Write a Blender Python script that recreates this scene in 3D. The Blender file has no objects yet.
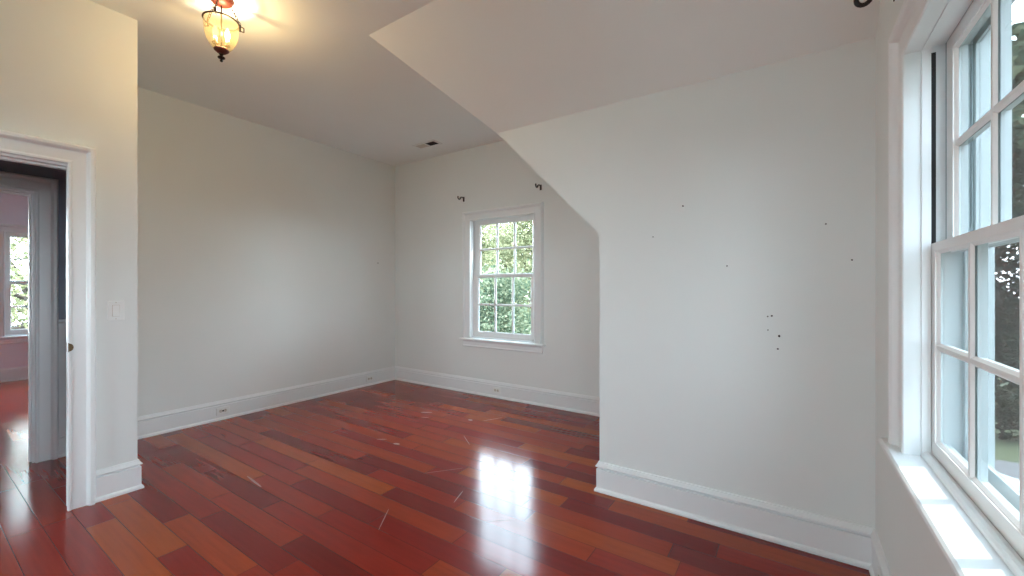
import bpy, bmesh, math, random
from mathutils import Vector, Matrix

S = bpy.context.scene
C = S.collection
R = math.radians

# ------------------------------------------------------------------ camera
cam_d = bpy.data.cameras.new('camera')
cam_d.sensor_width = 36.0
cam_d.lens = 416.84 / 1024 * 36.0
cam_d.clip_start = 0.02
cam_d.clip_end = 300
cam = bpy.data.objects.new('camera', cam_d)
C.objects.link(cam)
cam.location = (0, 0, 1.3)
cam.rotation_euler = (R(90), 0, 0.588)
S.camera = cam

# ------------------------------------------------------------------ light
SKY = 15.0
SUN = 7.5
EXPOSURE = 0.66
LAMP_W = 11.5
w = bpy.data.worlds.new('sky')
S.world = w
w.use_nodes = True
nt = w.node_tree
nt.nodes.clear()
wo = nt.nodes.new('ShaderNodeOutputWorld')
bg = nt.nodes.new('ShaderNodeBackground')
tc = nt.nodes.new('ShaderNodeTexCoord')
sx = nt.nodes.new('ShaderNodeSeparateXYZ')
rp = nt.nodes.new('ShaderNodeValToRGB')
rp.color_ramp.elements[0].position = 0.0
rp.color_ramp.elements[0].color = (0.80, 0.92, 1.0, 1)
rp.color_ramp.elements[1].position = 0.7
rp.color_ramp.elements[1].color = (0.66, 0.84, 1.0, 1)
nt.links.new(tc.outputs['Generated'], sx.inputs[0])
nt.links.new(sx.outputs['Z'], rp.inputs[0])
nt.links.new(rp.outputs[0], bg.inputs['Color'])
bg.inputs['Strength'].default_value = SKY
nt.links.new(bg.outputs[0], wo.inputs['Surface'])

sun_d = bpy.data.lights.new('sun', 'SUN')
sun_d.energy = SUN
sun_d.angle = R(0.6)
sun_d.color = (1.0, 0.95, 0.86)
sun = bpy.data.objects.new('sun', sun_d)
C.objects.link(sun)
sun.location = (8, 5, 12)
SUN_DIR = Vector((-0.846, -0.533, -1.28)).normalized()      # the way the sunlight travels
sun.rotation_euler = SUN_DIR.to_track_quat('-Z', 'Y').to_euler()

vs = S.view_settings
vs.view_transform = 'Standard'
vs.look = 'None'
vs.gamma = 1.0
vs.use_curve_mapping = False
vs.exposure = EXPOSURE
S.display_settings.display_device = 'sRGB'
cy = S.cycles
cy.use_adaptive_sampling = False
cy.sampling_pattern = 'BLUE_NOISE'
cy.max_bounces = 14
cy.diffuse_bounces = 9
cy.glossy_bounces = 6
cy.transmission_bounces = 8
cy.transparent_max_bounces = 24
cy.sample_clamp_indirect = 3.0
cy.caustics_reflective = False
cy.caustics_refractive = False

# ------------------------------------------------------------------ measures of the room
XA, YB, YC, XD = -4.68, 4.018, 2.538, 0.3294
XE, YE, H = -3.52, 0.902, 3.036
XK, ZK, ZC = -1.0165, 1.646, 2.46           # knee wall, its height, crease of the dormer ceiling
YV, XV = 1.835, -2.407                      # where the slopes reach the flat ceiling
XW = -9.05                                  # far wall of the room across the hall
T = 0.12
YS = -4.0

# ------------------------------------------------------------------ materials
def new_mat(name):
    m = bpy.data.materials.new(name)
    m.use_nodes = True
    n = m.node_tree
    return m, n, n.nodes['Principled BSDF'], n.nodes['Material Output']

def paint(name, col, rough=0.55, bump=0.02, scale=160.0, var=0.015, metal=0.0, spec=0.5):
    m, n, b, o = new_mat(name)
    b.inputs['Roughness'].default_value = rough
    b.inputs['Metallic'].default_value = metal
    b.inputs['Specular IOR Level'].default_value = spec
    t = n.nodes.new('ShaderNodeTexCoord')
    nz = n.nodes.new('ShaderNodeTexNoise')
    nz.inputs['Scale'].default_value = 3.0
    nz.inputs['Detail'].default_value = 3.0
    n.links.new(t.outputs['Object'], nz.inputs['Vector'])
    mx = n.nodes.new('ShaderNodeMixRGB')
    mx.inputs[1].default_value = tuple(max(0, c * (1 - var)) for c in col) + (1,)
    mx.inputs[2].default_value = tuple(min(1, c * (1 + var)) for c in col) + (1,)
    n.links.new(nz.outputs['Fac'], mx.inputs[0])
    n.links.new(mx.outputs[0], b.inputs['Base Color'])
    if bump:
        n2 = n.nodes.new('ShaderNodeTexNoise')
        n2.inputs['Scale'].default_value = scale
        n.links.new(t.outputs['Object'], n2.inputs['Vector'])
        bp = n.nodes.new('ShaderNodeBump')
        bp.inputs['Strength'].default_value = bump
        bp.inputs['Distance'].default_value = 0.01
        n.links.new(n2.outputs['Fac'], bp.inputs['Height'])
        n.links.new(bp.outputs[0], b.inputs['Normal'])
    return m

M_WALL = paint('wall_paint', (0.79, 0.83, 0.82), 0.6)
M_CEIL = paint('ceiling_paint', (0.87, 0.91, 0.90), 0.7)
M_TRIM = paint('trim_paint', (0.83, 0.865, 0.875), 0.32, 0.0)
M_SASH = paint('sash_paint', (0.82, 0.82, 0.81), 0.35, 0.0)
M_EXT = paint('exterior_frame_darkened', (0.38, 0.43, 0.44), 0.5, 0.0)  # white frame coloured darker so its sky-lit faces do not burn out
M_BLUE = paint('hall_blue_paint', (0.30, 0.34, 0.41), 0.5)
M_LAV = paint('lavender_paint', (0.84, 0.82, 0.90), 0.6)
M_IRON = paint('dark_bronze', (0.030, 0.018, 0.014), 0.4, 0.0, metal=0.7, var=0.2)
M_COPPER = paint('copper_brown', (0.15, 0.035, 0.02), 0.5, 0.0, metal=0.3, var=0.15)
M_BLACK = paint('black_iron', (0.008, 0.008, 0.009), 0.45, 0.0, var=0.1)
M_PLATE = paint('white_plastic', (0.84, 0.87, 0.86), 0.3, 0.0)
M_GROOVE = paint('dark_gap', (0.03, 0.03, 0.032), 0.8, 0.0)  # near black, stands in for the shade inside slots and openings
M_BEIGE = paint('aged_beige_metal', (0.62, 0.58, 0.52), 0.5, 0.0)
M_BRASS = paint('antique_brass', (0.16, 0.11, 0.06), 0.35, 0.0, metal=0.9, var=0.1)
M_CANDLE = paint('candle_sleeve', (0.85, 0.78, 0.6), 0.5, 0.0)
M_BARK = paint('bark', (0.045, 0.035, 0.028), 0.9, 0.4, 12.0, 0.3)
M_CONC = paint('pale_concrete', (0.74, 0.68, 0.56), 0.9, 0.15, 20.0, 0.1)
M_DRIVE = paint('asphalt', (0.075, 0.073, 0.074), 0.9, 0.2, 30.0, 0.1)

def thin_glass(name, tint=(1, 1, 1), haze=0.0, hazecol=(1, 1, 1), ior=1.5):
    m, n, b, o = new_mat(name)
    n.nodes.remove(b)
    tr = n.nodes.new('ShaderNodeBsdfTransparent')
    tr.inputs[0].default_value = tint + (1,)
    gl = n.nodes.new('ShaderNodeBsdfGlossy')
    gl.inputs['Roughness'].default_value = 0.0
    fr = n.nodes.new('ShaderNodeFresnel')
    fr.inputs['IOR'].default_value = ior
    geo = n.nodes.new('ShaderNodeNewGeometry')
    mx = n.nodes.new('ShaderNodeMixShader')
    # same reflectance from either side of the single sheet
    ior_mix = n.nodes.new('ShaderNodeMix')
    ior_mix.data_type = 'FLOAT'
    ior_mix.inputs[2].default_value = ior
    ior_mix.inputs[3].default_value = 1.0 / ior
    n.links.new(geo.outputs['Backfacing'], ior_mix.inputs[0])
    n.links.new(ior_mix.outputs[0], fr.inputs['IOR'])
    n.links.new(fr.outputs[0], mx.inputs[0])
    n.links.new(gl.outputs[0], mx.inputs[2])
    base = tr.outputs[0]
    if haze:
        tl = n.nodes.new('ShaderNodeBsdfTranslucent')
        tl.inputs[0].default_value = hazecol + (1,)
        m2 = n.nodes.new('ShaderNodeMixShader')
        m2.inputs[0].default_value = haze
        n.links.new(tr.outputs[0], m2.inputs[1])
        n.links.new(tl.outputs[0], m2.inputs[2])
        base = m2.outputs[0]
    n.links.new(base, mx.inputs[1])
    n.links.new(mx.outputs[0], o.inputs['Surface'])
    return m

M_GLASS = thin_glass('window_glass', (0.88, 0.91, 0.91))
M_JAR = thin_glass('etched_amber_glass', (0.95, 0.88, 0.68), 0.025, (0.85, 0.68, 0.34))

def screen_mat():
    m, n, b, o = new_mat('screen_mesh')
    n.nodes.remove(b)
    tr = n.nodes.new('ShaderNodeBsdfTransparent')
    df = n.nodes.new('ShaderNodeBsdfDiffuse')
    df.inputs[0].default_value = (0.07, 0.07, 0.072, 1)
    mx = n.nodes.new('ShaderNodeMixShader')
    mx.inputs[0].default_value = 0.64  # mesh made denser to dim the sky light at the window
    n.links.new(tr.outputs[0], mx.inputs[1])
    n.links.new(df.outputs[0], mx.inputs[2])
    n.links.new(mx.outputs[0], o.inputs['Surface'])
    return m
M_SCREEN = screen_mat()

def emit(name, col, st):
    m, n, b, o = new_mat(name)
    n.nodes.remove(b)
    em = n.nodes.new('ShaderNodeEmission')
    em.inputs[0].default_value = col + (1,)
    em.inputs[1].default_value = st
    tr = n.nodes.new('ShaderNodeBsdfTransparent')
    mx = n.nodes.new('ShaderNodeMixShader')
    mx.inputs[0].default_value = 0.4
    n.links.new(tr.outputs[0], mx.inputs[1])
    n.links.new(em.outputs[0], mx.inputs[2])
    n.links.new(mx.outputs[0], o.inputs['Surface'])
    m.cycles.emission_sampling = 'NONE'
    return m
M_BULB = emit('lit_bulb', (1.0, 0.72, 0.30), 14.0)
M_BULB2 = emit('dim_bulb', (1.0, 0.75, 0.35), 1.6)

def leaf_mat(name, c1, c2, c3):
    m, n, b, o = new_mat(name)
    n.nodes.remove(b)
    geo = n.nodes.new('ShaderNodeNewGeometry')
    ra = n.nodes.new('ShaderNodeValToRGB')
    e = ra.color_ramp.elements
    e[0].color = c1 + (1,)
    e[1].color = c3 + (1,)
    k = e.new(0.5)
    k.color = c2 + (1,)
    n.links.new(geo.outputs['Random Per Island'], ra.inputs[0])
    df = n.nodes.new('ShaderNodeBsdfDiffuse')
    tl = n.nodes.new('ShaderNodeBsdfTranslucent')
    n.links.new(ra.outputs[0], df.inputs[0])
    n.links.new(ra.outputs[0], tl.inputs[0])
    mx = n.nodes.new('ShaderNodeMixShader')
    mx.inputs[0].default_value = 0.45
    n.links.new(df.outputs[0], mx.inputs[1])
    n.links.new(tl.outputs[0], mx.inputs[2])
    n.links.new(mx.outputs[0], o.inputs['Surface'])
    return m
M_LEAF_Y = leaf_mat('yellow_green_leaves', (0.09, 0.108, 0.054), (0.18, 0.185, 0.105), (0.31, 0.295, 0.18))
M_LEAF_G = leaf_mat('green_leaves', (0.027, 0.048, 0.03), (0.085, 0.113, 0.072), (0.25, 0.265, 0.175))
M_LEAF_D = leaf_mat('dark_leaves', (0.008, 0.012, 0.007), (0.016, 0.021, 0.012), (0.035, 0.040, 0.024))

def lawn_mat():
    m, n, b, o = new_mat('lawn_grass')
    t = n.nodes.new('ShaderNodeTexCoord')
    nz = n.nodes.new('ShaderNodeTexNoise')
    nz.inputs['Scale'].default_value = 6.0
    nz.inputs['Detail'].default_value = 8.0
    n.links.new(t.outputs['Object'], nz.inputs['Vector'])
    ra = n.nodes.new('ShaderNodeValToRGB')
    ra.color_ramp.elements[0].color = (0.025, 0.033, 0.012, 1)
    ra.color_ramp.elements[1].color = (0.05, 0.06, 0.022, 1)
    n.links.new(nz.outputs['Fac'], ra.inputs[0])
    n.links.new(ra.outputs[0], b.inputs['Base Color'])
    b.inputs['Roughness'].default_value = 1.0
    return m
M_LAWN = lawn_mat()

PLANK_W = 0.125
def floor_mat():
    m, n, b, o = new_mat('cherry_plank_floor')
    L = n.links.new
    def math_(op, a, c=None, clamp=False):
        k = n.nodes.new('ShaderNodeMath')
        k.operation = op
        k.use_clamp = clamp
        for i, v in enumerate((a, c)):
            if v is None:
                continue
            if isinstance(v, (int, float)):
                k.inputs[i].default_value = v
            else:
                L(v, k.inputs[i])
        return k.outputs[0]
    t = n.nodes.new('ShaderNodeTexCoord')
    sp = n.nodes.new('ShaderNodeSeparateXYZ')
    L(t.outputs['Object'], sp.inputs[0])
    X, Y = sp.outputs['X'], sp.outputs['Y']
    v = math_('DIVIDE', math_('ADD', Y, 10.03), PLANK_W)
    row = math_('FLOOR', v)
    fv = math_('FRACT', v)
    wn = n.nodes.new('ShaderNodeTexWhiteNoise')
    wn.noise_dimensions = '1D'
    L(row, wn.inputs['W'])
    off = math_('MULTIPLY', wn.outputs['Value'], 7.0)
    u = math_('ADD', math_('DIVIDE', math_('ADD', X, 20.0), 1.05), off)
    # uneven lengths: bend the coordinate a little
    ub = math_('ADD', u, math_('MULTIPLY', math_('SINE', math_('MULTIPLY', u, 2.1)), 0.22))
    col = math_('FLOOR', ub)
    fu = math_('FRACT', ub)
    cb = n.nodes.new('ShaderNodeCombineXYZ')
    L(row, cb.inputs[0])
    L(col, cb.inputs[1])
    w2 = n.nodes.new('ShaderNodeTexWhiteNoise')
    w2.noise_dimensions = '2D'
    L(cb.outputs[0], w2.inputs['Vector'])
    ramp = n.nodes.new('ShaderNodeValToRGB')
    e = ramp.color_ramp.elements
    e[0].position = 0.0
    e[0].color = (0.135, 0.008, 0.006, 1)
    e[1].position = 1.0
    e[1].color = (0.300, 0.054, 0.010, 1)
    for p, c in ((0.25, (0.195, 0.011, 0.007, 1)), (0.5, (0.235, 0.018, 0.008, 1)), (0.75, (0.265, 0.031, 0.009, 1))):
        k = e.new(p)
        k.color = c
    L(w2.outputs['Value'], ramp.inputs[0])
    # grain stretched along the plank, shifted per plank
    gv = n.nodes.new('ShaderNodeCombineXYZ')
    L(math_('ADD', math_('MULTIPLY', X, 2.2), math_('MULTIPLY', w2.outputs['Value'], 37.0)), gv.inputs[0])
    L(math_('MULTIPLY', Y, 38.0), gv.inputs[1])
    g = n.nodes.new('ShaderNodeTexNoise')
    g.inputs['Scale'].default_value = 1.0
    g.inputs['Detail'].default_value = 5.0
    g.inputs['Roughness'].default_value = 0.6
    L(gv.outputs[0], g.inputs['Vector'])
    gr = math_('ADD', math_('MULTIPLY', g.outputs['Fac'], 0.6), 0.75)
    hs = n.nodes.new('ShaderNodeHueSaturation')
    L(ramp.outputs[0], hs.inputs['Color'])
    L(gr, hs.inputs['Value'])
    # board edges
    ev = math_('MINIMUM', fv, math_('SUBTRACT', 1.0, fv))
    eu = math_('MULTIPLY', math_('MINIMUM', fu, math_('SUBTRACT', 1.0, fu)), 7.0)
    ed = math_('MINIMUM', ev, eu)
    line = math_('LESS_THAN', ed, 0.012)
    mx = n.nodes.new('ShaderNodeMixRGB')
    L(math_('MULTIPLY', line, 0.75), mx.inputs[0])
    L(hs.outputs[0], mx.inputs[1])
    mx.inputs[2].default_value = (0.02, 0.006, 0.004, 1)
    # pale scuffs and scratches (wear with its own shape)
    # a few worn-through spots
    spots = None
    for (px, py, ra_, rb_, an) in ((-3.16, 3.13, .07, .014, .5), (-2.73, 2.36, .035, .016, .2), (-3.05, 3.0, .05, .006, .4),
                                   (-2.62, 3.19, .03, .02, .0), (-2.45, 3.33, .12, .006, 1.1), (-3.0, 1.37, .14, .008, -.1),
                                   (-1.72, 1.98, .09, .004, 1.9), (-2.92, 2.36, .05, .006, .6),
                                   (-2.05, 2.2, .16, .003, .9), (-2.3, 2.75, .13, .003, 2.5), (-1.35, 1.9, .10, .003, .7), (-1.9, 1.55, .12, .003, 2.2)):
        dx = math_('SUBTRACT', X, px)
        dy = math_('SUBTRACT', Y, py)
        a1 = math_('ADD', math_('MULTIPLY', dx, math.cos(an) / ra_), math_('MULTIPLY', dy, math.sin(an) / ra_))
        b1 = math_('ADD', math_('MULTIPLY', dx, -math.sin(an) / rb_), math_('MULTIPLY', dy, math.cos(an) / rb_))
        d = math_('ADD', math_('MULTIPLY', a1, a1), math_('MULTIPLY', b1, b1))
        q = math_('LESS_THAN', math_('ADD', d, math_('MULTIPLY', g.outputs['Fac'], 0.8)), 1.2)
        spots = q if spots is None else math_('MAXIMUM', spots, q)
    wear = math_('MULTIPLY', spots, 0.3)
    m3 = n.nodes.new('ShaderNodeMixRGB')
    L(wear, m3.inputs[0])
    L(mx.outputs[0], m3.inputs[1])
    m3.inputs[2].default_value = (0.55, 0.45, 0.40, 1)
    L(m3.outputs[0], b.inputs['Base Color'])
    # sheen: an uneven old varnish
    rn = n.nodes.new('ShaderNodeTexNoise')
    rn.inputs['Scale'].default_value = 5.0
    rn.inputs['Detail'].default_value = 4.0
    L(t.outputs['Object'], rn.inputs['Vector'])
    ro = math_('ADD', 0.115, math_('MULTIPLY', rn.outputs['Fac'], 0.08))
    ro = math_('ADD', ro, math_('MULTIPLY', wear, 0.5))
    L(ro, b.inputs['Roughness'])
    b.inputs['Specular IOR Level'].default_value = 0.32
    hh = math_('ADD', math_('MULTIPLY', math_('MINIMUM', ed, 0.03), 12.0), math_('MULTIPLY', rn.outputs['Fac'], 0.03))
    bp = n.nodes.new('ShaderNodeBump')
    bp.inputs['Strength'].default_value = 0.10
    bp.inputs['Distance'].default_value = 0.004
    L(hh, bp.inputs['Height'])
    L(bp.outputs[0], b.inputs['Normal'])
    return m
M_FLOOR = floor_mat()

# ------------------------------------------------------------------ mesh helpers
class MB:
    def __init__(self):
        self.v, self.f = [], []

    def add(self, verts, faces):
        k = len(self.v)
        self.v += [tuple(p) for p in verts]
        self.f += [tuple(i + k for i in f) for f in faces]
        return self

    def box(self, x0, x1, y0, y1, z0, z1):
        x0, x1 = min(x0, x1), max(x0, x1)
        y0, y1 = min(y0, y1), max(y0, y1)
        z0, z1 = min(z0, z1), max(z0, z1)
        vs_ = [(x, y, z) for z in (z0, z1) for y in (y0, y1) for x in (x0, x1)]
        return self.add(vs_, [(0, 2, 3, 1), (4, 5, 7, 6), (0, 1, 5, 4), (2, 6, 7, 3), (0, 4, 6, 2), (1, 3, 7, 5)])

    def pbox(self, P, s0, s1, z0, z1, d0, d1):
        a, c = P(s0, z0, d0), P(s1, z1, d1)
        return self.box(a[0], c[0], a[1], c[1], a[2], c[2])

    def prism(self, loop, vec):
        n = len(loop)
        top = [tuple(Vector(p) + Vector(vec)) for p in loop]
        fs = [tuple(range(n)), tuple(range(2 * n - 1, n - 1, -1))]
        fs += [(i, (i + 1) % n, n + (i + 1) % n, n + i) for i in range(n)]
        return self.add(list(loop) + top, fs)

    def rings(self, rings, closed_ring=True, caps=True):
        m = len(rings[0])
        vs_ = [p for r in rings for p in r]
        fs = []
        for i in range(len(rings) - 1):
            for j in range(m if closed_ring else m - 1):
                a, b_ = i * m + j, i * m + (j + 1) % m
                fs.append((a, b_, b_ + m, a + m))
        if caps:
            fs.append(tuple(range(m - 1, -1, -1)))
            fs.append(tuple(range((len(rings) - 1) * m, len(rings) * m)))
        return self.add(vs_, fs)

    def tube(self, pts, r, n=8, closed=False):
        pts = [Vector(p) for p in pts]
        rs = r if isinstance(r, (list, tuple)) else [r] * len(pts)
        rings = []
        K = len(pts)
        prev = None
        for i, p in enumerate(pts):
            if closed:
                d = pts[(i + 1) % K] - pts[i - 1]
            else:
                d = pts[min(i + 1, K - 1)] - pts[max(i - 1, 0)]
            d.normalize()
            if prev is None:
                a = d.orthogonal().normalized()
            else:
                a = (prev - d * prev.dot(d)).normalized()
            prev = a
            b_ = d.cross(a)
            rings.append([tuple(p + (a * math.cos(2 * math.pi * k / n) + b_ * math.sin(2 * math.pi * k / n)) * rs[i]) for k in range(n)])
        if closed:
            rings.append(rings[0])
        return self.rings(rings, True, not closed)

    def lathe(self, prof, c, n=32, caps=True):
        rings = [[(c[0] + r * math.cos(2 * math.pi * k / n), c[1] + r * math.sin(2 * math.pi * k / n), c[2] + z) for k in range(n)] for r, z in prof]
        return self.rings(rings, True, caps)

    def torus(self, c, R_, r, n=40, m=8, rot=None, sx_=1.0):
        rings = []
        for i in range(n):
            a = 2 * math.pi * i / n
            ring = []
            for j in range(m):
                b_ = 2 * math.pi * j / m
                p = Vector(((R_ + r * math.cos(b_)) * math.cos(a) * sx_, (R_ + r * math.cos(b_)) * math.sin(a), r * math.sin(b_)))
                if rot is not None:
                    p = rot @ p
                ring.append(tuple(p + Vector(c)))
            rings.append(ring)
        rings.append(rings[0])
        return self.rings(rings, True, False)

    def sweep(self, path, prof, P, side=1, seg=None):
        """profile (w, d) carried along a path in a plane, mitred; P(a, b, d) -> world"""
        n = len(path)
        nr = []
        for i in range(n - 1):
            dx, dy = path[i + 1][0] - path[i][0], path[i + 1][1] - path[i][1]
            l = math.hypot(dx, dy)
            nr.append((side * dy / l, -side * dx / l))
        off = []
        for i in range(n):
            if i == 0:
                off.append(nr[0])
            elif i == n - 1:
                off.append(nr[-1])
            else:
                a, b_ = nr[i - 1], nr[i]
                k = 1 + a[0] * b_[0] + a[1] * b_[1]
                off.append(((a[0] + b_[0]) / k, (a[1] + b_[1]) / k))
        lo, hi = seg if seg else (0, n - 1)
        rings = [[P(path[i][0] + off[i][0] * w_, path[i][1] + off[i][1] * w_, d_) for w_, d_ in prof] for i in range(lo, hi + 1)]
        return self.rings(rings)

    def build(self, name, m, parent=None, smooth=False, base=None):
        me = bpy.data.meshes.new(name)
        o = bpy.data.objects.new(name, me)
        C.objects.link(o)
        if parent is not None:
            org = Vector((0, 0, 0))
            q = parent
            while q is not None:
                org += q.location
                q = q.parent
            o.parent = parent
        else:
            if base is None:
                xs, ys, zs = zip(*self.v)
                base = ((min(xs) + max(xs)) / 2, (min(ys) + max(ys)) / 2, min(zs))
            org = Vector(base)
            o.location = org
        me.from_pydata([tuple(Vector(p) - org) for p in self.v], [], self.f)
        bm = bmesh.new()
        bm.from_mesh(me)
        bmesh.ops.recalc_face_normals(bm, faces=bm.faces)
        bm.to_mesh(me)
        bm.free()
        if smooth:
            for p in me.polygons:
                p.use_smooth = True
        me.materials.append(m)
        return o

def bevel(o, wd=0.002, seg=2):
    k = o.modifiers.new('bevel', 'BEVEL')
    k.width = wd
    k.segments = seg
    k.limit_method = 'ANGLE'
    return o

def empty(name, loc):
    o = bpy.data.objects.new(name, None)
    o.empty_display_size = 0.1
    C.objects.link(o)
    o.location = loc
    return o

def tag(o, label, cat, group=None, kind=None):
    o['label'] = label
    o['category'] = cat
    if group:
        o['group'] = group
    if kind:
        o['kind'] = kind
    return o

def st(o, label, cat):
    return tag(o, label, cat, None, 'structure')

# planes of the walls: (along, up, out into the room)
PB = lambda s, z, d: (s, YB - d, z)
PD = lambda s, z, d: (XD - d, s, z)
PE = lambda s, z, d: (XE + d, s, z)
PEH = lambda s, z, d: (XE - T - d, s, z)        # hall side of the entry wall
PH = lambda s, z, d: (XA + d, s, z)             # hall face of the far hall wall
PHF = lambda s, z, d: (XA - T - d, s, z)        # its other face
PW = lambda s, z, d: (XW + d, s, z)
PFL = lambda a, b_, d: (a, b_, d)

def wall(name, P, s0, s1, z0, z1, th, m, holes=()):
    """slab behind the plane P with rectangular openings"""
    mb = MB()
    ss = sorted({s0, s1, *[h for q in holes for h in q[:2]]})
    zs = sorted({z0, z1, *[h for q in holes for h in q[2:]]})
    for i in range(len(ss) - 1):
        run = None
        for j in range(len(zs) - 1):
            cs, cz = (ss[i] + ss[i + 1]) / 2, (zs[j] + zs[j + 1]) / 2
            solid = not any(h[0] < cs < h[1] and h[2] < cz < h[3] for h in holes)
            if solid and run is None:
                run = zs[j]
            if not solid and run is not None:
                mb.pbox(P, ss[i], ss[i + 1], run, zs[j], 0, -th)
                run = None
        if run is not None:
            mb.pbox(P, ss[i], ss[i + 1], run, zs[-1], 0, -th)
    return mb.build(name, m)

# ------------------------------------------------------------------ shell
st(MB().box(-9.25, 0.48, YS - .15, YB + .15, -0.18, 0).build('floor', M_FLOOR, base=(0, 0, 0)),
   'glossy red cherry plank floor running through the room and hall', 'floor')
st(MB().box(-4.80, 0.48, YS - .15, YB + .15, H, H + 0.2).build('ceiling', M_CEIL), 'flat white ceiling with lamp and vent', 'ceiling')

WIN_B = (-3.288, -2.376, 0.683, 2.128)
WIN_D = [(0.922, 1.834, 0.7616, 2.058), (-0.456, 0.456, 0.7616, 2.058), (-1.834, -0.922, 0.7616, 2.058)]  # the first is seen, the other two are added to bring in daylight
WIN_S = [(-3.35, -2.44, 0.683, 2.128), (-2.1, -1.19, 0.683, 2.128)]  # both made up, out of view, to light the room from behind
WIN_W = [(0.91, 1.82, 0.63, 2.07), (-1.0, 0.40, 0.63, 2.25), (-2.40, -1.35, 0.63, 2.25)]  # all but the first added and sized to brighten the far room
PAD = 0.05
def hole(w_):
    return (w_[0] - PAD, w_[1] + PAD, w_[2] - 0.035, w_[3] + PAD)

st(wall('wall_left', PH, 0.80, YB + .15, 0, H + .05, T, M_WALL), 'plain long wall on the left of the recess', 'wall')
st(wall('wall_back', PB, XA - T, 0.48, 0, H + .05, 0.17, M_WALL, [hole(WIN_B)]), 'far wall with the small paned window', 'wall')
st(wall('wall_right', PD, YC * -1 - .12, YC + .12, 0, H + .05, 0.15, M_WALL, [hole(q) for q in WIN_D]), 'near wall on the right holding the large window', 'wall')
DOOR_E = (-0.292, 0.606, 0.0, 2.014)
DOOR_H = (-0.29, 0.600, 0.0, 2.000)
def dhole(q):
    return (q[0] - .02, q[1] + .02, q[2], q[3] + .02)
st(wall('wall_entry', PE, YS, YE, 0, H + .05, T, M_WALL, [dhole(DOOR_E)]), 'short wall on the far left around the doorway', 'wall')
st(MB().box(XA, XE - T, YE - .06, YE, 0, H + .05).build('wall_return', M_WALL), 'short wall closing the recess beside the doorway wall', 'wall')
st(wall('wall_hall', PH, YS, 0.80, 0, H + .05, T, M_BLUE, [dhole(DOOR_H)]), 'dark blue grey hall wall seen through the doorway', 'wall')
st(MB().box(XA, XE - T, .80, YE - .06, 0, H + .05).build('wall_hall_end', M_BLUE), 'dark blue grey wall closing the end of the hall', 'wall')
mb = MB()
for a, b_, c, d in ((YS, DOOR_E[0] - .12, 0, H), (DOOR_E[1] + .12, .80, 0, H), (DOOR_E[0] - .12, DOOR_E[1] + .12, 2.14, H)):
    mb.box(XE - T - .008, XE - T, a, b_, c, d)
st(mb.build('wall_hall_near', M_BLUE), 'dark blue grey face of the doorway wall inside the hall', 'wall')

# dormer cheek with its raking edge, knee wall, slopes
loop = [(XK, YC, 0), (0.48, YC, 0), (0.48, YC, ZC), (-1.827, YC, ZC), (XK, YC, ZK)]
st(MB().prism(loop, (0, 0.12, 0)).build('wall_cheek', M_WALL), 'large blank wall on the right with a slanting upper left edge', 'wall')
st(MB().box(XK, XK + .12, YC + .12, YB, 0, ZK + .1).build('wall_knee', M_WALL), 'low knee wall hidden round the corner of the blank wall', 'wall')
def slope_main(sg):
    lp = [(XK, sg * (YC + .02), ZK), (XK, sg * (YB + .1), ZK), (XV, sg * (YB + .1), H), (XV, sg * YV, H), (-1.827, sg * YC, ZC)]
    k = 0.10
    return MB().prism(lp, (k, 0, k))
st(slope_main(1).build('ceiling_slope', M_CEIL), 'steep roof slope above the knee wall, behind the blank wall', 'ceiling')
def slope_dormer(sg):
    lp = [(0.48, sg * YC, ZC), (-1.827, sg * YC, ZC), (XV, sg * YV, H), (0.48, sg * YV, H)]
    return MB().prism(lp, (0, sg * .12, .12))
st(slope_dormer(1).build('ceiling_dormer', M_CEIL), 'sloping ceiling of the dormer rising from the blank wall', 'ceiling')
# the part of the room behind the camera
loop = [(XK, -YC, 0), (0.48, -YC, 0), (0.48, -YC, ZC), (-1.827, -YC, ZC), (XK, -YC, ZK)]
st(MB().prism(loop, (0, -0.12, 0)).build('wall_cheek_south', M_WALL), 'blank dormer wall behind the camera', 'wall')
st(MB().box(XK, XK + .12, -YB, -YC - .12, 0, ZK + .1).build('wall_knee_south', M_WALL), 'knee wall behind the camera', 'wall')
st(slope_main(-1).build('ceiling_slope_south', M_CEIL), 'roof slope behind the camera', 'ceiling')
st(slope_dormer(-1).build('ceiling_dormer_south', M_CEIL), 'dormer ceiling behind the camera', 'ceiling')
PS = lambda s, z, d: (s, YS + d, z)
st(wall('wall_south', PS, XA - T, 0.48, 0, H + .05, 0.15, M_WALL, [hole(q) for q in WIN_S]), 'end wall behind the camera', 'wall')

# room across the hall
st(wall('wall_far_room', PW, -2.6, 2.7, 0, 2.8, 0.15, M_LAV, [hole(q) for q in WIN_W]), 'lavender wall with window in the room across the hall', 'wall')
st(MB().box(XW, XA - T, 2.6, 2.72, 0, 2.8).build('wall_far_room_north', M_LAV), 'lavender side wall of the room across the hall', 'wall')
st(MB().box(XW, XA - T, -2.62, -2.5, 0, 2.8).build('wall_far_room_south', M_LAV), 'lavender wall on the left in the room across the hall', 'wall')
st(MB().box(XW - .15, XA - T, -2.6, 2.7, 2.62, 2.8).build('ceiling_far_room', M_CEIL), 'ceiling of the room across the hall', 'ceiling')

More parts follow.
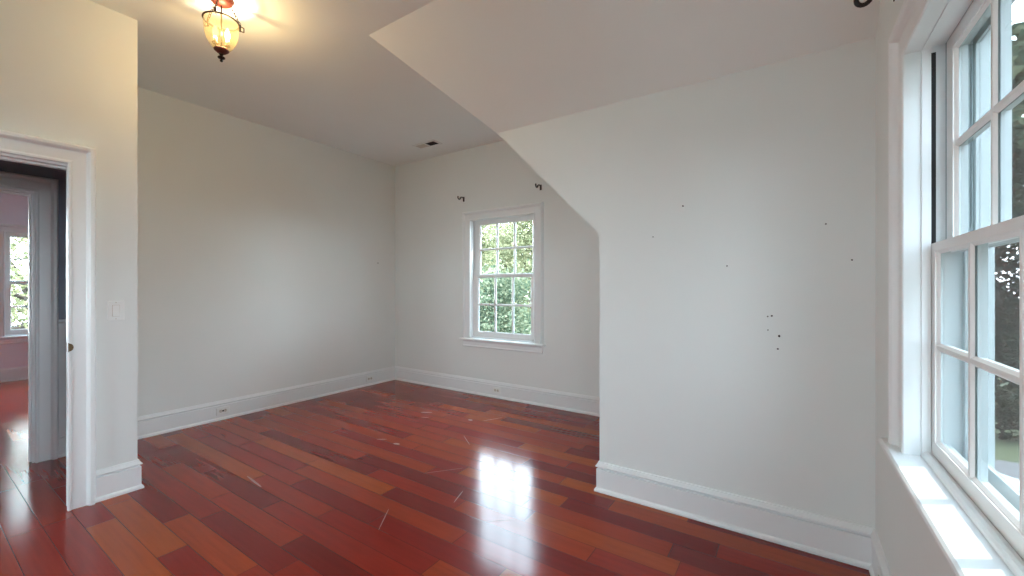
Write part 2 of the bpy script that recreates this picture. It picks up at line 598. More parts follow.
# ------------------------------------------------------------------ mouldings
BASE = [(0, 0), (.027, 0), (.027, .010), (.024, .018), (.018, .024), (.016, .026), (.016, .142), (.014, .1435), (.003, .144),
        (.003, .1545), (.017, .155), (.0205, .158), (.0205, .163), (.016, .168), (.013, .174), (.009, .180), (.007, .187), (0, .188)]
path = [(XE, .703), (XE, YE), (XA, YE), (XA, YB), (XK, YB), (XK, YC), (XD, YC), (XD, -YC), (XK, -YC)]
for nm, lab, sg in (('baseboard_entry', 'short white baseboard at the corner beside the doorway', (0, 2)),
                    ('baseboard_left', 'white baseboard along the long left wall', (2, 3)),
                    ('baseboard_back', 'white baseboard under the far window', (3, 4)),
                    ('baseboard_cheek', 'white baseboard along the blank wall on the right', (4, 6)),
                    ('baseboard_right', 'white baseboard under the large window on the right', (6, 8))):
    st(MB().sweep(path, BASE, PFL, 1, sg).build(nm, M_TRIM), lab, 'baseboard')
path = [(XA, DOOR_H[1] + .13), (XA, .80), (XE - T, .80), (XE - T, .70)]
st(MB().sweep(path, BASE, PFL, 1).build('baseboard_hall', M_TRIM), 'white baseboard at the end of the hall', 'baseboard')
st(MB().sweep([(XW, -2.5), (XW, 2.6)], BASE, PFL, 1).build('baseboard_far_room', M_TRIM), 'white baseboard under the window across the hall', 'baseboard')
# hall wainscot with a chair rail
mb = MB()
mb.box(XA, XA + .012, DOOR_H[1] + .13, .80, .19, 1.03)
for k in range(3):
    mb.box(XA + .012, XA + .015, DOOR_H[1] + .135 + k * .025, DOOR_H[1] + .155 + k * .025, .19, 1.03)
st(mb.build('trim_1', M_TRIM), 'white wainscot strip in the hall beside the inner doorway', 'wainscot')
RAIL = [(0, 0), (.014, 0), (.016, .008), (.026, .014), (.030, .020), (.030, .030), (.024, .036), (0, .036)]
st(MB().sweep([(XA, DOOR_H[1] + .13), (XA, .80), (XE - T, .80), (XE - T, .7)], RAIL, lambda a, b_, d: (a, b_, 1.022 + d), 1).build('trim_2', M_TRIM),
   'white chair rail in the hall at switch height', 'trim')

CASE = [(0, 0), (0, .022), (.004, .026), (.012, .026), (.016, .020), (.022, .018), (.060, .021), (.076, .022), (.080, .026),
        (.086, .038), (.092, .044), (.104, .045), (.110, .042), (.114, .030), (.118, .022), (.118, 0)]

def door_frame(name, label, P, PO, q, rv1=.012):
    s0, s1, z0, z1 = q
    root = empty(name, P((s0 + s1) / 2, 0, -T / 2))
    st(root, label, 'door frame')
    rv = .012
    pth = [(s0 - rv, z0), (s0 - rv, z1 + rv), (s1 + rv1, z1 + rv), (s1 + rv1, z0)]
    MB().sweep(pth, CASE, P, -1).build('casing', M_TRIM, root)
    pth = [(s0 - rv, z0), (s0 - rv, z1 + rv), (s1 + .012, z1 + rv), (s1 + .012, z0)]
    MB().sweep(pth, CASE, PO, -1).build('casing', M_TRIM, root)
    jm = MB()
    jm.pbox(P, s0 - .02, s0, z0, z1 + .02, 0, -T)
    jm.pbox(P, s1, s1 + .02, z0, z1 + .02, 0, -T)
    jm.pbox(P, s0, s1, z1, z1 + .02, 0, -T)
    jm.build('jamb', M_TRIM, root)
    sp = MB()
    sp.pbox(P, s0, s0 + .011, z0, z1 - .011, -.045, -.08)
    sp.pbox(P, s1 - .011, s1, z0, z1 - .011, -.045, -.08)
    sp.pbox(P, s0, s1, z1 - .011, z1, -.045, -.08)
    sp.build('door_stop', M_TRIM, root)
    return root

d1 = door_frame('door_1', 'white moulded frame of the open doorway on the far left', PE, PEH, DOOR_E, -.021)
# strike plate on the edge of the jamb
mb = MB()
s1 = DOOR_E[1] - .013
arc = [(s1 - .003, .930)] + [(s1 - .003 + .018 * math.sin(math.pi * k / 8), .953 - .023 * math.cos(math.pi * k / 8)) for k in range(1, 8)] + [(s1 - .003, .976)]
mb.prism([PE(a, z, .020) for a, z in arc], (.009, 0, 0))
mb.pbox(PE, s1 - .007, s1 - .003, .925, .980, .029, -.02)
bevel(mb.build('strike_plate', M_BRASS, d1), .002)['label'] = 'antique brass strike plate'
door_frame('door_2', 'white inner door frame across the hall, seen through the doorway', PH, PHF, DOOR_H)

# ------------------------------------------------------------------ windows
def muntin(mb, P, a, b_, w0, w1, d0, d1, vert):
    """tapered bar: w0 wide at d0 (room side), w1 wide at d1"""
    if vert:
        s, za, zb = a, b_[0], b_[1]
        lp = [P(s - w0 / 2, za, d0), P(s + w0 / 2, za, d0), P(s + w1 / 2, za, d1), P(s - w1 / 2, za, d1)]
        v = Vector(P(s, zb, d0)) - Vector(P(s, za, d0))
    else:
        z, sa, sb = a, b_[0], b_[1]
        lp = [P(sa, z - w0 / 2, d0), P(sa, z + w0 / 2, d0), P(sa, z + w1 / 2, d1), P(sa, z - w1 / 2, d1)]
        v = Vector(P(sb, z, d0)) - Vector(P(sa, z, d0))
    mb.prism(lp, v)

def window(name, label, P, q, gm=.072, rail=.078, meet=None, top=.055, screen=False, horn=.14, m=None, cols=3, detail=True):
    s0, s1, z0, z1 = q
    sc_ = (s0 + s1) / 2
    root = empty(name, P(sc_, z0, 0))
    st(root, label, 'window')
    mt = m or M_TRIM
    MB().sweep([(s0, z0), (s0, z1), (s1, z1), (s1, z0)], CASE, P, -1).build('casing', mt, root)
    # stool with a rounded nose
    nose = [(-.045, -.028), (.052, -.028), (.059, -.025), (.063, -.019), (.064, -.012), (.062, -.005), (.056, 0), (-.045, 0)]
    sb = MB()
    lp = [P(s0 - horn, z0 + z, d) for d, z in nose if d > 0] + [P(s0 - horn, z0, 0), P(s0 - horn, z0 - .028, 0)]
    sb.prism(lp, Vector(P(s1 + horn, 0, 0)) - Vector(P(s0 - horn, 0, 0)))
    sb.pbox(P, s0, s1, z0 - .028, z0, 0, -.046)
    sb.build('stool', mt, root)
    APR = [(0, -.108), (.014, -.108), (.022, -.104), (.026, -.096), (.018, -.088), (.016, -.082), (.016, -.046), (.024, -.036), (.032, -.028), (0, -.028)]
    ab = MB()
    lp = [P(s0 - horn + .03, z0 + z, d) for d, z in APR]
    ab.prism(lp, Vector(P(s1 + horn - .03, 0, 0)) - Vector(P(s0 - horn + .03, 0, 0)))
    ab.build('apron', mt, root)
    # jamb box: boards flush with the casing, then the deeper sash channels
    jb = MB()
    jb.pbox(P, s0 - PAD, s0 - .006, z0 - .035, z1 + PAD, .0, -.021)
    jb.pbox(P, s1 + .006, s1 + PAD, z0 - .035, z1 + PAD, .0, -.021)
    jb.pbox(P, s0 - PAD, s1 + PAD, z1 + .004, z1 + PAD, .0, -.021)
    ej = MB()
    for k_, da, db in ((jb, -.021, -.083), (ej, -.083, -.165)):
        k_.pbox(P, s0 - PAD, s0 - .036, z0 - .035, z1 + PAD, da, db)
        k_.pbox(P, s1 + .036, s1 + PAD, z0 - .035, z1 + PAD, da, db)
        k_.pbox(P, s0 - PAD, s1 + PAD, z1 + .02, z1 + PAD, da, db)
    ej.build('exterior_jamb', M_EXT, root)
    jb.build('jamb', m or M_TRIM, root)
    sp = MB()
    sp.pbox(P, s0 - PAD + .01, s0, z0, z1, -.021, -.043)
    sp.pbox(P, s1, s1 + PAD - .01, z0, z1, -.021, -.043)
    sp.pbox(P, s0 - .03, s1 + .03, z1, z1 + .04, -.021, -.043)
    sp.build('sash_stop', m or M_TRIM, root)
    bb = MB()
    lp = [P(s0, z0 + z, d) for d, z in ((-.021, 0), (-.021, .010), (-.026, .016), (-.034, .018), (-.043, .016), (-.043, 0))]
    bb.prism(lp, Vector(P(s1, 0, 0)) - Vector(P(s0, 0, 0)))
    bb.build('sill_bead', m or M_TRIM, root)
    zm = meet if meet else (z0 + z1) / 2
    glass_w = (s0 + gm, s1 - gm)
    def sash(nm, d0, d1, zb, zt, gb, gt):
        k, kx = MB(), MB()
        dg = d0 - .013
        for k_, da, db in ((k, d0, dg), (kx, dg, d1)):
            k_.pbox(P, s0 - .030, glass_w[0], zb, zt, da, db)
            k_.pbox(P, glass_w[1], s1 + .030, zb, zt, da, db)
            k_.pbox(P, glass_w[0], glass_w[1], zb, gb, da, db)
            k_.pbox(P, glass_w[0], glass_w[1], gt, zt, da, db)
        # glazing bead inside the frame
        bw = .009
        for (a, b_) in (((glass_w[0], 1), None), ((glass_w[1], -1), None)):
            s, sg = a
            lp = [P(s, gb, d0 - .004), P(s + sg * .002, gb, d0 - .004), P(s + sg * bw, gb, dg + .002), P(s, gb, dg + .002)]
            k.prism(lp, Vector(P(s, gt, 0)) - Vector(P(s, gb, 0)))
        for z, sg in ((gb, 1), (gt, -1)):
            lp = [P(glass_w[0], z, d0 - .004), P(glass_w[0], z + sg * .002, d0 - .004), P(glass_w[0], z + sg * bw, dg + .002), P(glass_w[0], z, dg + .002)]
            k.prism(lp, Vector(P(glass_w[1], z, 0)) - Vector(P(glass_w[0], z, 0)))
        wg = glass_w[1] - glass_w[0]
        for c_ in range(1, cols):
            s = glass_w[0] + wg * c_ / cols
            muntin(k, P, s, (gb, gt), .011, .026, d0 - .003, dg + .003, True)
            muntin(kx, P, s, (gb, gt), .022, .016, dg - .002, d1 + .001, True)
        muntin(k, P, (gb + gt) / 2, glass_w, .011, .026, d0 - .0035, dg + .0025, False)
        muntin(kx, P, (gb + gt) / 2, glass_w, .022, .016, dg - .0025, d1 + .0015, False)
        so = k.build(nm, m or M_SASH, root)
        g = MB()
        g.add([P(glass_w[0], gb, dg), P(glass_w[1], gb, dg), P(glass_w[1], gt, dg), P(glass_w[0], gt, dg)], [(0, 1, 2, 3)])
        g.build('glass_pane', M_GLASS, so)
        kx.build('sash_exterior', M_EXT, so)['label'] = 'outer face of the sash, colour darkened to hold down sky glare'
        return so
    sash('lower_sash', -.045, -.080, z0 + .004, zm + .014, z0 + rail, zm - .012)
    sash('upper_sash', -.084, -.119, zm - .014, z1 + .02, zm + .020, z1 - top + .016)
    if detail:
        gv = MB()  # dark strips stand in for the shade in the sash channels
        for a in ((s0 - .037, s0 - .035), (s1 + .035, s1 + .037)):
            gv.pbox(P, a[0], a[1], zm, z1, -.050, -.061)
        gv.build('track_shade', M_GROOVE, root)['label'] = 'dark strip painted as shade in the sash track'
    # outside: blind stop, brickmould and sloping sill
    ex = MB()
    for a, b_ in ((s0 - PAD, s0 - .012), (s1 + .012, s1 + PAD)):
        ex.pbox(P, a, b_, z0 - .03, z1 + PAD, -.121, -.135)
    ex.pbox(P, s0 - PAD, s1 + PAD, z1 + .0, z1 + PAD, -.121, -.135)
    for a, b_ in ((s0 - .12, s0 - .02), (s1 + .02, s1 + .12)):
        ex.pbox(P, a, b_, z0 - .05, z1 + .13, -.152, -.185)
    ex.pbox(P, s0 - .12, s1 + .12, z1 + .03, z1 + .13, -.152, -.185)
    ex.build('exterior_casing', M_EXT, root)
    sl = MB()
    lp = [P(s0 - PAD, z0 + z, d) for d, z in ((-.046, -.035), (-.046, .002), (-.085, .002), (-.24, -.035), (-.24, -.07), (-.15, -.05))]
    sl.prism(lp, Vector(P(s1 + PAD, 0, 0)) - Vector(P(s0 - PAD, 0, 0)))
    sl.build('exterior_sill', M_EXT, root)
    if screen:
        sf = MB()
        sf.pbox(P, s0 - .014, s0 + .012, z0 + .004, z1 + .01, -.137, -.149)
        sf.pbox(P, s1 - .012, s1 + .014, z0 + .004, z1 + .01, -.137, -.149)
        sf.pbox(P, s0, s1, z0 - .02, z0 + .03, -.137, -.149)
        sf.pbox(P, s0, s1, z1 - .02, z1 + .01, -.137, -.149)
        sf.pbox(P, s0, s1, zm - .012, zm + .012, -.137, -.149)
        so = sf.build('screen_frame', M_EXT, root)
        g = MB()
        g.add([P(s0 + .012, z0 + .03, -.143), P(s1 - .012, z0 + .03, -.143), P(s1 - .012, z1 - .02, -.143), P(s0 + .012, z1 - .02, -.143)], [(0, 1, 2, 3)])
        g.build('screen_mesh', M_SCREEN, so)['label'] = 'fine grey insect screen, thickened to dim the sky light'
    return root

window('window_1', 'small white window of twelve panes in the far wall, trees behind', PB, WIN_B, meet=1.445, top=.058)
window('window_2', 'large white sash window cut by the right edge, sunlight on its stool', PD, WIN_D[0], gm=.030, rail=.058, meet=1.4265, top=.040, screen=True, horn=.155)
window('added_window_3', 'unseen window added in the middle of the dormer for more daylight', PD, WIN_D[1], gm=.030, rail=.058, meet=1.4265, top=.040, screen=False, horn=.155)
window('added_window_4', 'unseen window added at the end of the dormer for more daylight', PD, WIN_D[2], gm=.030, rail=.058, meet=1.4265, top=.040, screen=False, horn=.155)
window('window_5', 'small window seen through both doorways in the room across the hall', PW, WIN_W[0], gm=.05, meet=1.375)
window('added_window_6', 'unseen middle window across the hall, added for more daylight', PW, WIN_W[1], gm=.05, meet=1.375)
window('added_window_7', 'unseen third window across the hall, added for more daylight', PW, WIN_W[2], gm=.05, meet=1.375)

window('added_window_8', 'unseen left window in the end wall, added as daylight fill', PS, WIN_S[0])
window('added_window_9', 'unseen right window in the end wall, added as daylight fill', PS, WIN_S[1])

# portals steer the sky light through the openings
def portal(P, q, d, rot):
    l = bpy.data.lights.new('portal', 'AREA')
    l.shape = 'RECTANGLE'
    l.size, l.size_y = q[1] - q[0] + .06, q[3] - q[2] + .06
    if rot[1]:
        l.size, l.size_y = l.size_y, l.size
    l.cycles.is_portal = True
    o = bpy.data.objects.new('portal', l)
    C.objects.link(o)
    o.location = P((q[0] + q[1]) / 2, (q[2] + q[3]) / 2, d)
    o.rotation_euler = rot
for q in WIN_D:
    portal(PD, q, -.22, (0, R(90), 0))
for q in WIN_S:
    portal(PS, q, -.22, (R(90), 0, 0))
portal(PB, WIN_B, -.22, (R(-90), 0, 0))

# ------------------------------------------------------------------ bell jar lamp
LX, LY = -2.836, 1.113
lamp = empty('pendant_lamp', (LX, LY, H))
tag(lamp, 'amber glass bell jar lamp in dark bronze hanging from the ceiling', 'ceiling lamp')
LC = (LX, LY, 0)
VS = 0.92                                    # the jar's height against its drawing
ZR = 2.896                                   # rim of the jar
MB().lathe([(0, H), (.062, H), (.064, H - .006), (.060, H - .016), (.048, H - .030), (.034, H - .040), (.012, H - .044), (0, H - .044)], LC, 40).build('ceiling_canopy', M_COPPER, lamp, True)
MB().tube([(LX, LY, H - .04), (LX, LY, 2.74)], .004, 10).build('stem', M_IRON, lamp, True)
jar = [(.121, 0.006), (.124, 0), (.124, -.03), (.121, -.065), (.114, -.10), (.100, -.132), (.080, -.160), (.058, -.181), (.040, -.192)]
jar = [(r_ * .72, z_ * VS) for r_, z_ in jar]
MB().lathe([(r_, ZR + z_) for r_, z_ in jar], LC, 56, False).build('glass_jar', M_JAR, lamp, True)
MB().torus((LX, LY, ZR + .002), .0905, .0052, 56, 8).build('rim_band', M_IRON, lamp, True)
MB().lathe([(0, ZR - VS * .176), (.036, ZR - VS * .178), (.040, ZR - VS * .183), (.038, ZR - VS * .189), (.030, ZR - VS * .196), (.022, ZR - VS * .204), (.012, ZR - VS * .208), (0, ZR - VS * .208)], LC, 36).build('bottom_cap', M_COPPER, lamp, True)
MB().lathe([(0, ZR - VS * .204), (.010, ZR - VS * .206), (.013, ZR - VS * .212), (.008, ZR - VS * .219), (.007, ZR - VS * .223), (.017, ZR - VS * .229), (.020, ZR - VS * .235), (.015, ZR - VS * .241), (.007, ZR - VS * .245),
            (.006, ZR - VS * .250), (.009, ZR - VS * .254), (.006, ZR - VS * .260), (0, ZR - VS * .264)], LC, 24).build('finial', M_IRON, lamp, True)
PHI = [R(a) for a in (82, 202, 322)]
for ph in PHI:
    c_, s_ = math.cos(ph), math.sin(ph)
    def q_(r, z):
        return (LX + r * c_, LY + r * s_, z)
    br = MB()
    br.tube([q_(.0905, ZR - VS * .012), q_(.100, ZR - VS * .012), q_(.118, ZR - VS * .012), q_(.118, ZR + .014), q_(.102, ZR + .018), q_(.098, ZR + .004)], .0035, 8)
    br.tube([q_(.098, ZR - VS * .016), q_(.098, ZR + .026)], .0045, 8)
    br.build('chain_bracket', M_IRON, lamp)
    ch = MB()
    A = Vector(q_(.050, H - .030))
    B_ = Vector(q_(.098, ZR + .026))
    nl = 6
    dv = B_ - A
    for k in range(nl):
        cpos = A + dv * ((k + .5) / nl)
        ql = dv.length / nl * .68
        rot = dv.to_track_quat('X', 'Z').to_matrix() @ Matrix.Rotation(R(90 * (k % 2)), 3, 'X')
        rings = []
        for i in range(16):
            a = 2 * math.pi * i / 16
            cc = Vector((ql * math.cos(a), .0062 * math.sin(a), 0))
            dd = Vector((math.cos(a) * .0062, math.sin(a) * ql, 0)).normalized()
            rings.append([tuple(rot @ (cc + dd * .0016 * math.cos(b_) + Vector((0, 0, .0016)) * math.sin(b_)) + cpos) for b_ in [2 * math.pi * j / 6 for j in range(6)]])
        rings.append(rings[0])
        ch.rings(rings, True, False)
    ch.build('chain', M_IRON, lamp, True)
cl = MB()
CANDLE = [R(68), R(248)]
ZB = ZR - VS * .150
for a in CANDLE:
    cl.tube([(LX, LY, ZB - .018), (LX + .02 * math.cos(a), LY + .02 * math.sin(a), ZB - .024), (LX + .030 * math.cos(a), LY + .030 * math.sin(a), ZB - .006)], .004, 8)
    cl.lathe([(0, -.006), (.013, -.004), (.017, .004), (.012, .005), (0, .005)], (LX + .030 * math.cos(a), LY + .030 * math.sin(a), ZB), 20)
cl.build('candle_arms', M_BRASS, lamp, True)
BULB = [(0, 0), (.008, .002), (.0155, .018), (.0165, .028), (.013, .043), (.007, .058), (.002, .070), (0, .072)]
for i, a in enumerate(CANDLE):
    p = (LX + .030 * math.cos(a), LY + .030 * math.sin(a), ZB + .005)
    MB().lathe([(0, 0), (.0095, 0), (.0095, .034), (0, .034)], p, 20).build('candle_sleeve', M_CANDLE, lamp, True)
    b = MB().lathe(BULB, (p[0], p[1], p[2] + .034), 20).build('bulb', (M_BULB, M_BULB2)[i], lamp, True)
    b['label'] = ('brightly lit candle bulb', 'dimly lit candle bulb')[i]
    ld = bpy.data.lights.new('bulb_light', 'POINT')
    ld.energy = (LAMP_W, LAMP_W * .25)[i]
    ld.color = (1.0, 0.74, 0.44)
    ld.shadow_soft_size = .016
    lo = bpy.data.objects.new('bulb_light', ld)
    C.objects.link(lo)
    lo.parent = lamp
    lo.location = Vector((p[0], p[1], p[2] + .062)) - Vector(lamp.location)

# ------------------------------------------------------------------ ceiling register
vx0, vx1, vy0, vy1 = -3.83, -3.47, 3.545, 3.700
vent = empty('ceiling_vent', ((vx0 + vx1) / 2, (vy0 + vy1) / 2, H))
tag(vent, 'small white air vent in the ceiling near the far wall', 'vent')
fr = MB()
for a in ((vx0, vx1, vy0, vy0 + .026), (vx0, vx1, vy1 - .026, vy1), (vx0, vx0 + .026, vy0, vy1), (vx1 - .026, vx1, vy0, vy1), (-3.655, -3.64, vy0, vy1)):
    fr.box(*a, H - .009, H - .0005)
bevel(fr.build('frame', M_PLATE, vent), .002)
MB().box(vx0 + .024, -3.65, vy0 + .024, vy1 - .024, H - .005, H - .0005).build('damper_plate', M_BEIGE, vent)['label'] = 'beige closed half of the vent'
MB().box(-3.645, vx1 - .024, vy0 + .024, vy1 - .024, H - .002, H - .0005).build('opening_shade', M_GROOVE, vent)['label'] = 'dark sheet standing for the shaded open half of the vent'  # flat dark sheet paints the shade inside the duct
for k in range(5):
    y = vy0 + .036 + k * .0205
    lp = [(-3.642, y, H - .008), (-3.642, y + .002, H - .008), (-3.642, y + .010, H - .002), (-3.642, y + .008, H - .002)]
    MB().prism(lp, (.142, 0, 0)).build('slat', M_GROOVE, vent)

# ------------------------------------------------------------------ switch and outlets
sw = empty('light_switch', PE(.797, 1.158, 0))
tag(sw, 'white rocker light switch on the wall beside the doorway', 'light switch')
bevel(MB().pbox(PE, .757, .837, 1.097, 1.219, 0, .006).build('wall_plate', M_PLATE, sw), .003)
bevel(MB().pbox(PE, .779, .815, 1.122, 1.194, .005, .0075).build('rocker_surround', M_BEIGE, sw), .001)
rk = MB()
lp = [PE(.781, 1.124, .006), PE(.781, 1.192, .006), PE(.781, 1.192, .009), PE(.781, 1.158, .0095), PE(.781, 1.124, .014)]
rk.prism(lp, (0, .032, 0))
rk.build('rocker', M_PLATE, sw)
for z in (1.107, 1.209):
    MB().rings([[PE(.797 + .003 * math.cos(t_ * math.pi / 5), z + .003 * math.sin(t_ * math.pi / 5), d) for t_ in range(10)] for d in (.005, .0068)]).build('screw', M_BEIGE, sw)

def outlet(P, s, z, label, d0, horizontal=True, jack=False):
    w_, h_ = (.058, .036) if horizontal else (.036, .058)
    o = empty('wall_outlet', P(s, z, d0))
    tag(o, label, 'outlet', None)
    bevel(MB().pbox(P, s - w_, s + w_, z - h_, z + h_, d0 - .002, d0 + .005).build('wall_plate', M_PLATE, o), .003)
    def disc(a, b_, r, da, db, nm, m, sq=1.0):
        MB().rings([[P(a + r * math.cos(2 * math.pi * k / 16), b_ + r * sq * math.sin(2 * math.pi * k / 16), d) for k in range(16)] for d in (da, db)]).build(nm, m, o)
    for sg in (-1, 1):
        a, b_ = (s + sg * .0195, z) if horizontal else (s, z + sg * .0195)
        disc(a, b_, .0155, d0 + .004, d0 + .0062, 'socket', M_BEIGE)
        sl = MB()
        for k in (-1, 1):
            if horizontal:
                sl.pbox(P, a - .004, a + .004, b_ + k * .006 - .0012, b_ + k * .006 + .0012, d0 + .005, d0 + .0068)
            else:
                sl.pbox(P, a + k * .006 - .0012, a + k * .006 + .0012, b_ - .004, b_ + .004, d0 + .005, d0 + .0068)
        sl.build('socket_slots', M_GROOVE, o)
    disc(s, z, .0085 if jack else .003, d0 + .004, d0 + .0085 if jack else d0 + .006, 'screw', M_BLACK if jack else M_BEIGE)
    return o
BD = .016
outlet(PH, 1.843, .088, 'white outlet with a black centre in the left wall baseboard, nearest the doorway', BD, True, True)
outlet(PH, 3.575, .092, 'pale outlet in the left wall baseboard close to the far corner', BD)
outlet(PB, -2.885, .090, 'pale outlet in the baseboard under the small far window', BD)
outlet(PD, 2.27, .090, 'outlet in the baseboard under the large window, at the bottom edge', BD)

# ------------------------------------------------------------------ curtain rod brackets
def bracket(P, s, z, label, reach=.085, group=None, k=1.0):
    o = empty('curtain_bracket', P(s, z, 0))
    tag(o, label, 'curtain bracket')
    bp_ = MB().pbox(P, s - .012, s + .012, z - .035 * k, z + .025 * k, 0, .005).build('wall_plate', M_BLACK, o)
    bevel(bp_, .002)
    am = MB()
    am.tube([P(s, z + .010, .003), P(s, z + .016, .02), P(s, z + .014, reach * .55), P(s, z + .004, reach * .75)], .0075, 8)
    am.build('arm', M_BLACK, o, True)
    cu = MB()
    pts = []
    for i in range(11):
        a = R(180 + i * 18)
        pts.append(P(s, z + .004 + .024 * math.sin(a), reach + .004 + .022 * math.cos(a)))
    pts.append(P(s, z + .014, reach + .026))
    cu.tube(pts, .0085, 8)
    cu.build('rod_cradle', M_BLACK, o, True)
    return o
bracket(PB, -3.405, 2.418, 'black curtain rod bracket above the left corner of the small far window')
bracket(PB, -2.295, 2.418, 'black curtain rod bracket above the right corner of the small far window, by the slant')
bracket(PD, 2.10, 2.417, 'black curtain rod bracket cut by the top edge above the large window', .088)

# ------------------------------------------------------------------ small marks left in the walls
M_HOLE = paint('screw_hole', (0.03, 0.025, 0.022), 0.9, 0.0)
def nail_hole(P, s, z, r, label, par=None):
    rr = random.Random(int((s + 9) * 1000 + z * 77))
    ring = [(r * (1 + rr.uniform(-.25, .25)) * math.cos(a), r * (1 + rr.uniform(-.25, .25)) * math.sin(a)) for a in [2 * math.pi * k / 10 for k in range(10)]]
    mb = MB().rings([[P(s + a * q, z + b_ * q, d) for a, b_ in ring] for q, d in ((1.0, -.003), (1.0, .0004), (.55, .0012))])
    o = mb.build('nail_hole', M_HOLE, None, base=P(s, z, 0))
    return tag(o, label, 'nail hole', None)
PC = lambda s, z, d: (s, YC - d, z)
for s, z, r, lb in ((-.511, 1.771, .0048, 'small dark nail hole in the blank wall, high and left'),
                    (-.680, 1.605, .0034, 'tiny nail hole in the blank wall, leftmost of all'),
                    (-.285, 1.420, .0036, 'tiny nail hole near the middle of the blank wall'),
                    (.146, 1.612, .0036, 'nail hole high on the blank wall toward the large window'),
                    (.245, 1.433, .0036, 'nail hole on the blank wall closest to the window corner'),
                    (-.078, 1.156, .0048, 'ragged dark hole at the top of the cluster low on the blank wall'),
                    (-.096, 1.152, .0034, 'faint hole just left of the ragged one topping the wall cluster'),
                    (-.095, 1.082, .0034, 'faint hole in the cluster, left and below the ragged one'),
                    (-.046, 1.054, .0060, 'darkest hole of the cluster low on the blank wall'),
                    (-.051, .987, .0045, 'lowest hole of the cluster on the blank wall')):
    nail_hole(PC, s, z, r, lb)
nail_hole(PH, 3.721, 1.641, .007, 'lone small mark on the long left wall near the far corner')

# ------------------------------------------------------------------ outside
GZ = -3.0
st(MB().add([(-60, -40, GZ), (60, -40, GZ), (60, 80, GZ), (-60, 80, GZ)], [(0, 1, 2, 3)]).build('lawn', M_LAWN, base=(0, 0, GZ)), 'green lawn outside, seen low through the large window', 'lawn')
st(MB().box(.8, 9.0, 4.5, 15.35, GZ, GZ + .02).build('driveway', M_DRIVE), 'grey driveway outside below the large window', 'driveway')

st(MB().box(-14.0, 3.0, -22.0, -4.6, GZ, GZ + .03).build('bounce_terrace', M_CONC), 'unseen pale concrete terrace, added to bounce daylight through the end windows', 'terrace')  # added out of view as a reflector for the sloping ceiling
def shingle_mat():
    m, n, b, o = new_mat('bounce_shingles')
    t = n.nodes.new('ShaderNodeTexCoord')
    mp = n.nodes.new('ShaderNodeMapping')
    mp.inputs['Rotation'].default_value = (0, R(45), R(90))
    br = n.nodes.new('ShaderNodeTexBrick')
    br.inputs['Scale'].default_value = 3.2
    br.inputs['Color1'].default_value = (0.50, 0.47, 0.42, 1)
    br.inputs['Color2'].default_value = (0.42, 0.40, 0.36, 1)
    br.inputs['Mortar'].default_value = (0.25, 0.24, 0.22, 1)
    br.inputs['Mortar Size'].default_value = 0.012
    n.links.new(t.outputs['Object'], mp.inputs['Vector'])
    n.links.new(mp.outputs[0], br.inputs['Vector'])
    n.links.new(br.outputs[0], b.inputs['Base Color'])
    b.inputs['Roughness'].default_value = 0.9
    return m
rf = MB()  # unseen roof slope, added to bounce daylight up through the dormer windows
ZRF = 1.02
for x0, x1, y0, y1 in ((.50, 2.35, -4.35, 4.35), (-2.0, .50, 2.72, 4.35), (-2.0, .50, -4.35, -2.72)):
    rf.prism([(x0, y0, ZRF - x0), (x1, y0, ZRF - x1), (x1, y1, ZRF - x1), (x0, y1, ZRF - x0)], (-.06, 0, -.06))
st(rf.build('roof', shingle_mat()), 'unseen pale shingled roof slope, added to bounce daylight into the dormer', 'roof')

def tree(name, label, x, y, trunk_h, blobs, n, leaf, m, seed, tr=.16, group=None):
    rr = random.Random(seed)
    root = empty(name, (x, y, GZ))
    tag(root, label, 'tree', group)
    t = MB()
    top = GZ + trunk_h
    t.tube([(x, y, GZ), (x + .05, y, GZ + trunk_h * .35), (x - .05, y + .06, GZ + trunk_h * .7), (x, y, top)], [tr * 1.3, tr, tr * .8, tr * .45], 10)
    for bx, by, bz, rx, rz in blobs:
        s = GZ + trunk_h * .55
        t.tube([(x, y, s), ((x + bx) / 2, (y + by) / 2, (s + bz) / 2 + .2), (bx, by, bz)], [tr * .45, tr * .3, tr * .12], 7)
    t.build('trunk', M_BARK, root, True)
    V, F = [], []
    vol = [b[3] * b[3] * b[4] for b in blobs]
    tot = sum(vol)
    for b, vv in zip(blobs, vol):
        bx, by, bz, rx, rz = b
        # clumps of leaves inside each bough
        cl_ = [(rr.gauss(0, 1), rr.gauss(0, 1), rr.gauss(0, 1)) for _ in range(26)]
        cs = []
        for q in cl_:
            l = math.sqrt(sum(c * c for c in q)) or 1
            k = rr.uniform(.35, 1.0)
            cs.append((bx + q[0] / l * rx * k, by + q[1] / l * rx * k, bz + q[2] / l * rz * k))
        for _ in range(int(n * vv / tot)):
            c0 = rr.choice(cs)
            sg = rx * .22
            p = Vector((c0[0] + rr.gauss(0, sg), c0[1] + rr.gauss(0, sg), c0[2] + rr.gauss(0, sg)))
            d = Vector((rr.uniform(-1, 1), rr.uniform(-1, 1), rr.uniform(-.9, .5))).normalized()
            e_ = d.cross(Vector((rr.uniform(-1, 1), rr.uniform(-1, 1), rr.uniform(-1, 1)))).normalized()
            L_ = leaf * rr.uniform(.6, 1.3)
            W_ = L_ * .32
            nrm = d.cross(e_) * (L_ * .10)
            k = len(V)
            V += [p - d * L_ * .5, p + e_ * W_ + nrm, p + d * L_ * .5, p - e_ * W_ + nrm]
            F.append((k, k + 1, k + 2, k + 3))
    f = MB()
    f.v = [tuple(v) for v in V]
    f.f = F
    f.build('foliage', m, root)
    return root

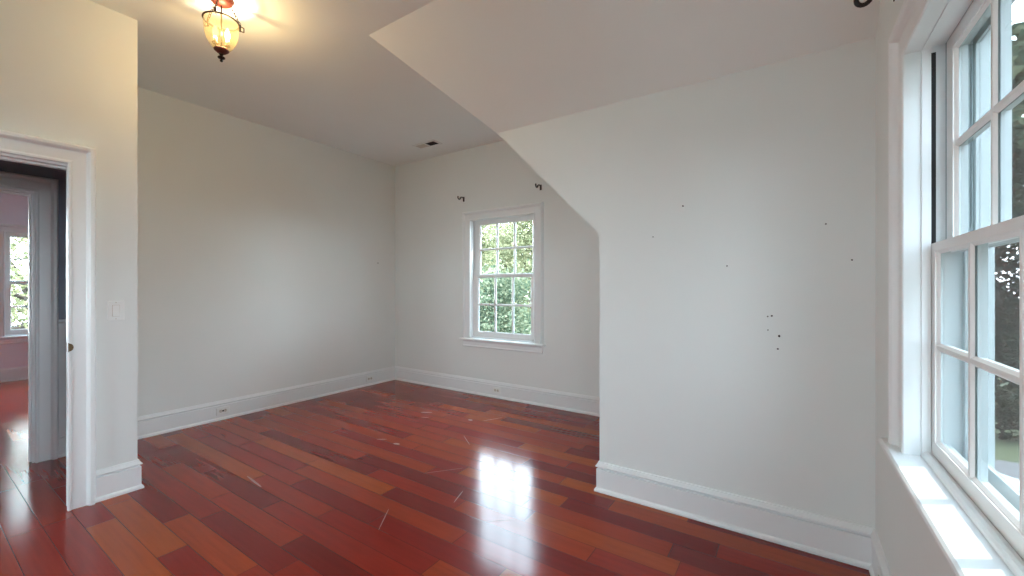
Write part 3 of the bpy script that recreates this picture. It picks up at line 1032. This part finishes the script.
rs = random.Random(5)
def crown(x, y, z0, z1, r, n, seed):
    q = random.Random(seed)
    out = []
    for i in range(n):
        t_ = (i + .5) / n
        a = i * 2.4
        rad = r * .62 * math.sin(math.pi * min(.98, .25 + .7 * t_))
        out.append((x + math.cos(a) * rad, y + math.sin(a) * rad, z0 + (z1 - z0) * t_, r * q.uniform(.45, .62), (z1 - z0) / n * q.uniform(.9, 1.3)))
    return out
tree('leafy_tree', 'green tree filling the lower panes of the small far window', -6.9, 9.2, 4.0, crown(-6.9, 9.2, -2.4, 1.3, 1.95, 9, 1), 30000, .095, M_LEAF_G, 11)
tree('leafy_tree', 'pale tree behind the upper left panes of the small far window', -13.6, 16.5, 7.0, crown(-13.6, 16.5, -1.2, 5.6, 2.3, 11, 2), 26000, .13, M_LEAF_Y, 12)
tree('leafy_tree', 'yellow green tree behind the upper right panes of the small far window', -8.4, 14.2, 7.0, crown(-8.4, 14.2, -1.2, 4.6, 2.1, 10, 3), 28000, .115, M_LEAF_Y, 13)
tree('leafy_tree', 'tree outside the window of the room across the hall', -14.0, 1.9, 6.5, crown(-14.0, 1.9, -1.8, 3.2, 2.3, 9, 4), 9000, .12, M_LEAF_Y, 14)
hb = [(1.2 + .75 * i, 17.6 + .12 * (i % 3), GZ + .75, .62, .8) for i in range(11)]
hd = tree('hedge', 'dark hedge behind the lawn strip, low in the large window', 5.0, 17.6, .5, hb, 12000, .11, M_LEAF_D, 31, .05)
hd['category'] = 'hedge'
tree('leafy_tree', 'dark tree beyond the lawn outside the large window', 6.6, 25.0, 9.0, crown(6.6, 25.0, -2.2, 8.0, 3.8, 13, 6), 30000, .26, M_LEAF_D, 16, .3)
tree('leafy_tree', 'second dark tree further off outside the large window', 17.0, 36.0, 9.0, crown(17.0, 36.0, -1.8, 8.5, 4.2, 12, 7), 12000, .30, M_LEAF_D, 17, .3)
tree('leafy_tree', 'broad distant tree showing between the nearer trees of the small far window', -22.5, 33.0, 7.0, crown(-22.5, 33.0, -2.0, 6.0, 5.0, 12, 9), 26000, .26, M_LEAF_Y, 19, .3)
tree('leafy_tree', 'unseen tall tree added beside the house to keep sun off the far window', 4.3, 8.9, 11.0, crown(4.3, 8.9, 3.6, 11.5, 2.9, 12, 8), 9000, .34, M_LEAF_G, 18, .25)  # added out of view to block direct sun at the far window
tree('leafy_tree', 'unseen tree added in front of the dormer to cut the sky light', 8.5, 2.6, 7.0, crown(8.5, 2.6, -1.0, 5.8, 2.6, 11, 10), 16000, .20, M_LEAF_D, 20, .25)  # added out of view to dim the sky over the dormer
tree('leafy_tree', 'unseen tree added to the right of the dormer to cut its sky light', 8.8, -4.6, 7.0, crown(8.8, -4.6, -1.0, 6.2, 2.6, 11, 13), 16000, .20, M_LEAF_D, 21, .25)  # also added unseen, takes sky light away from the dormer
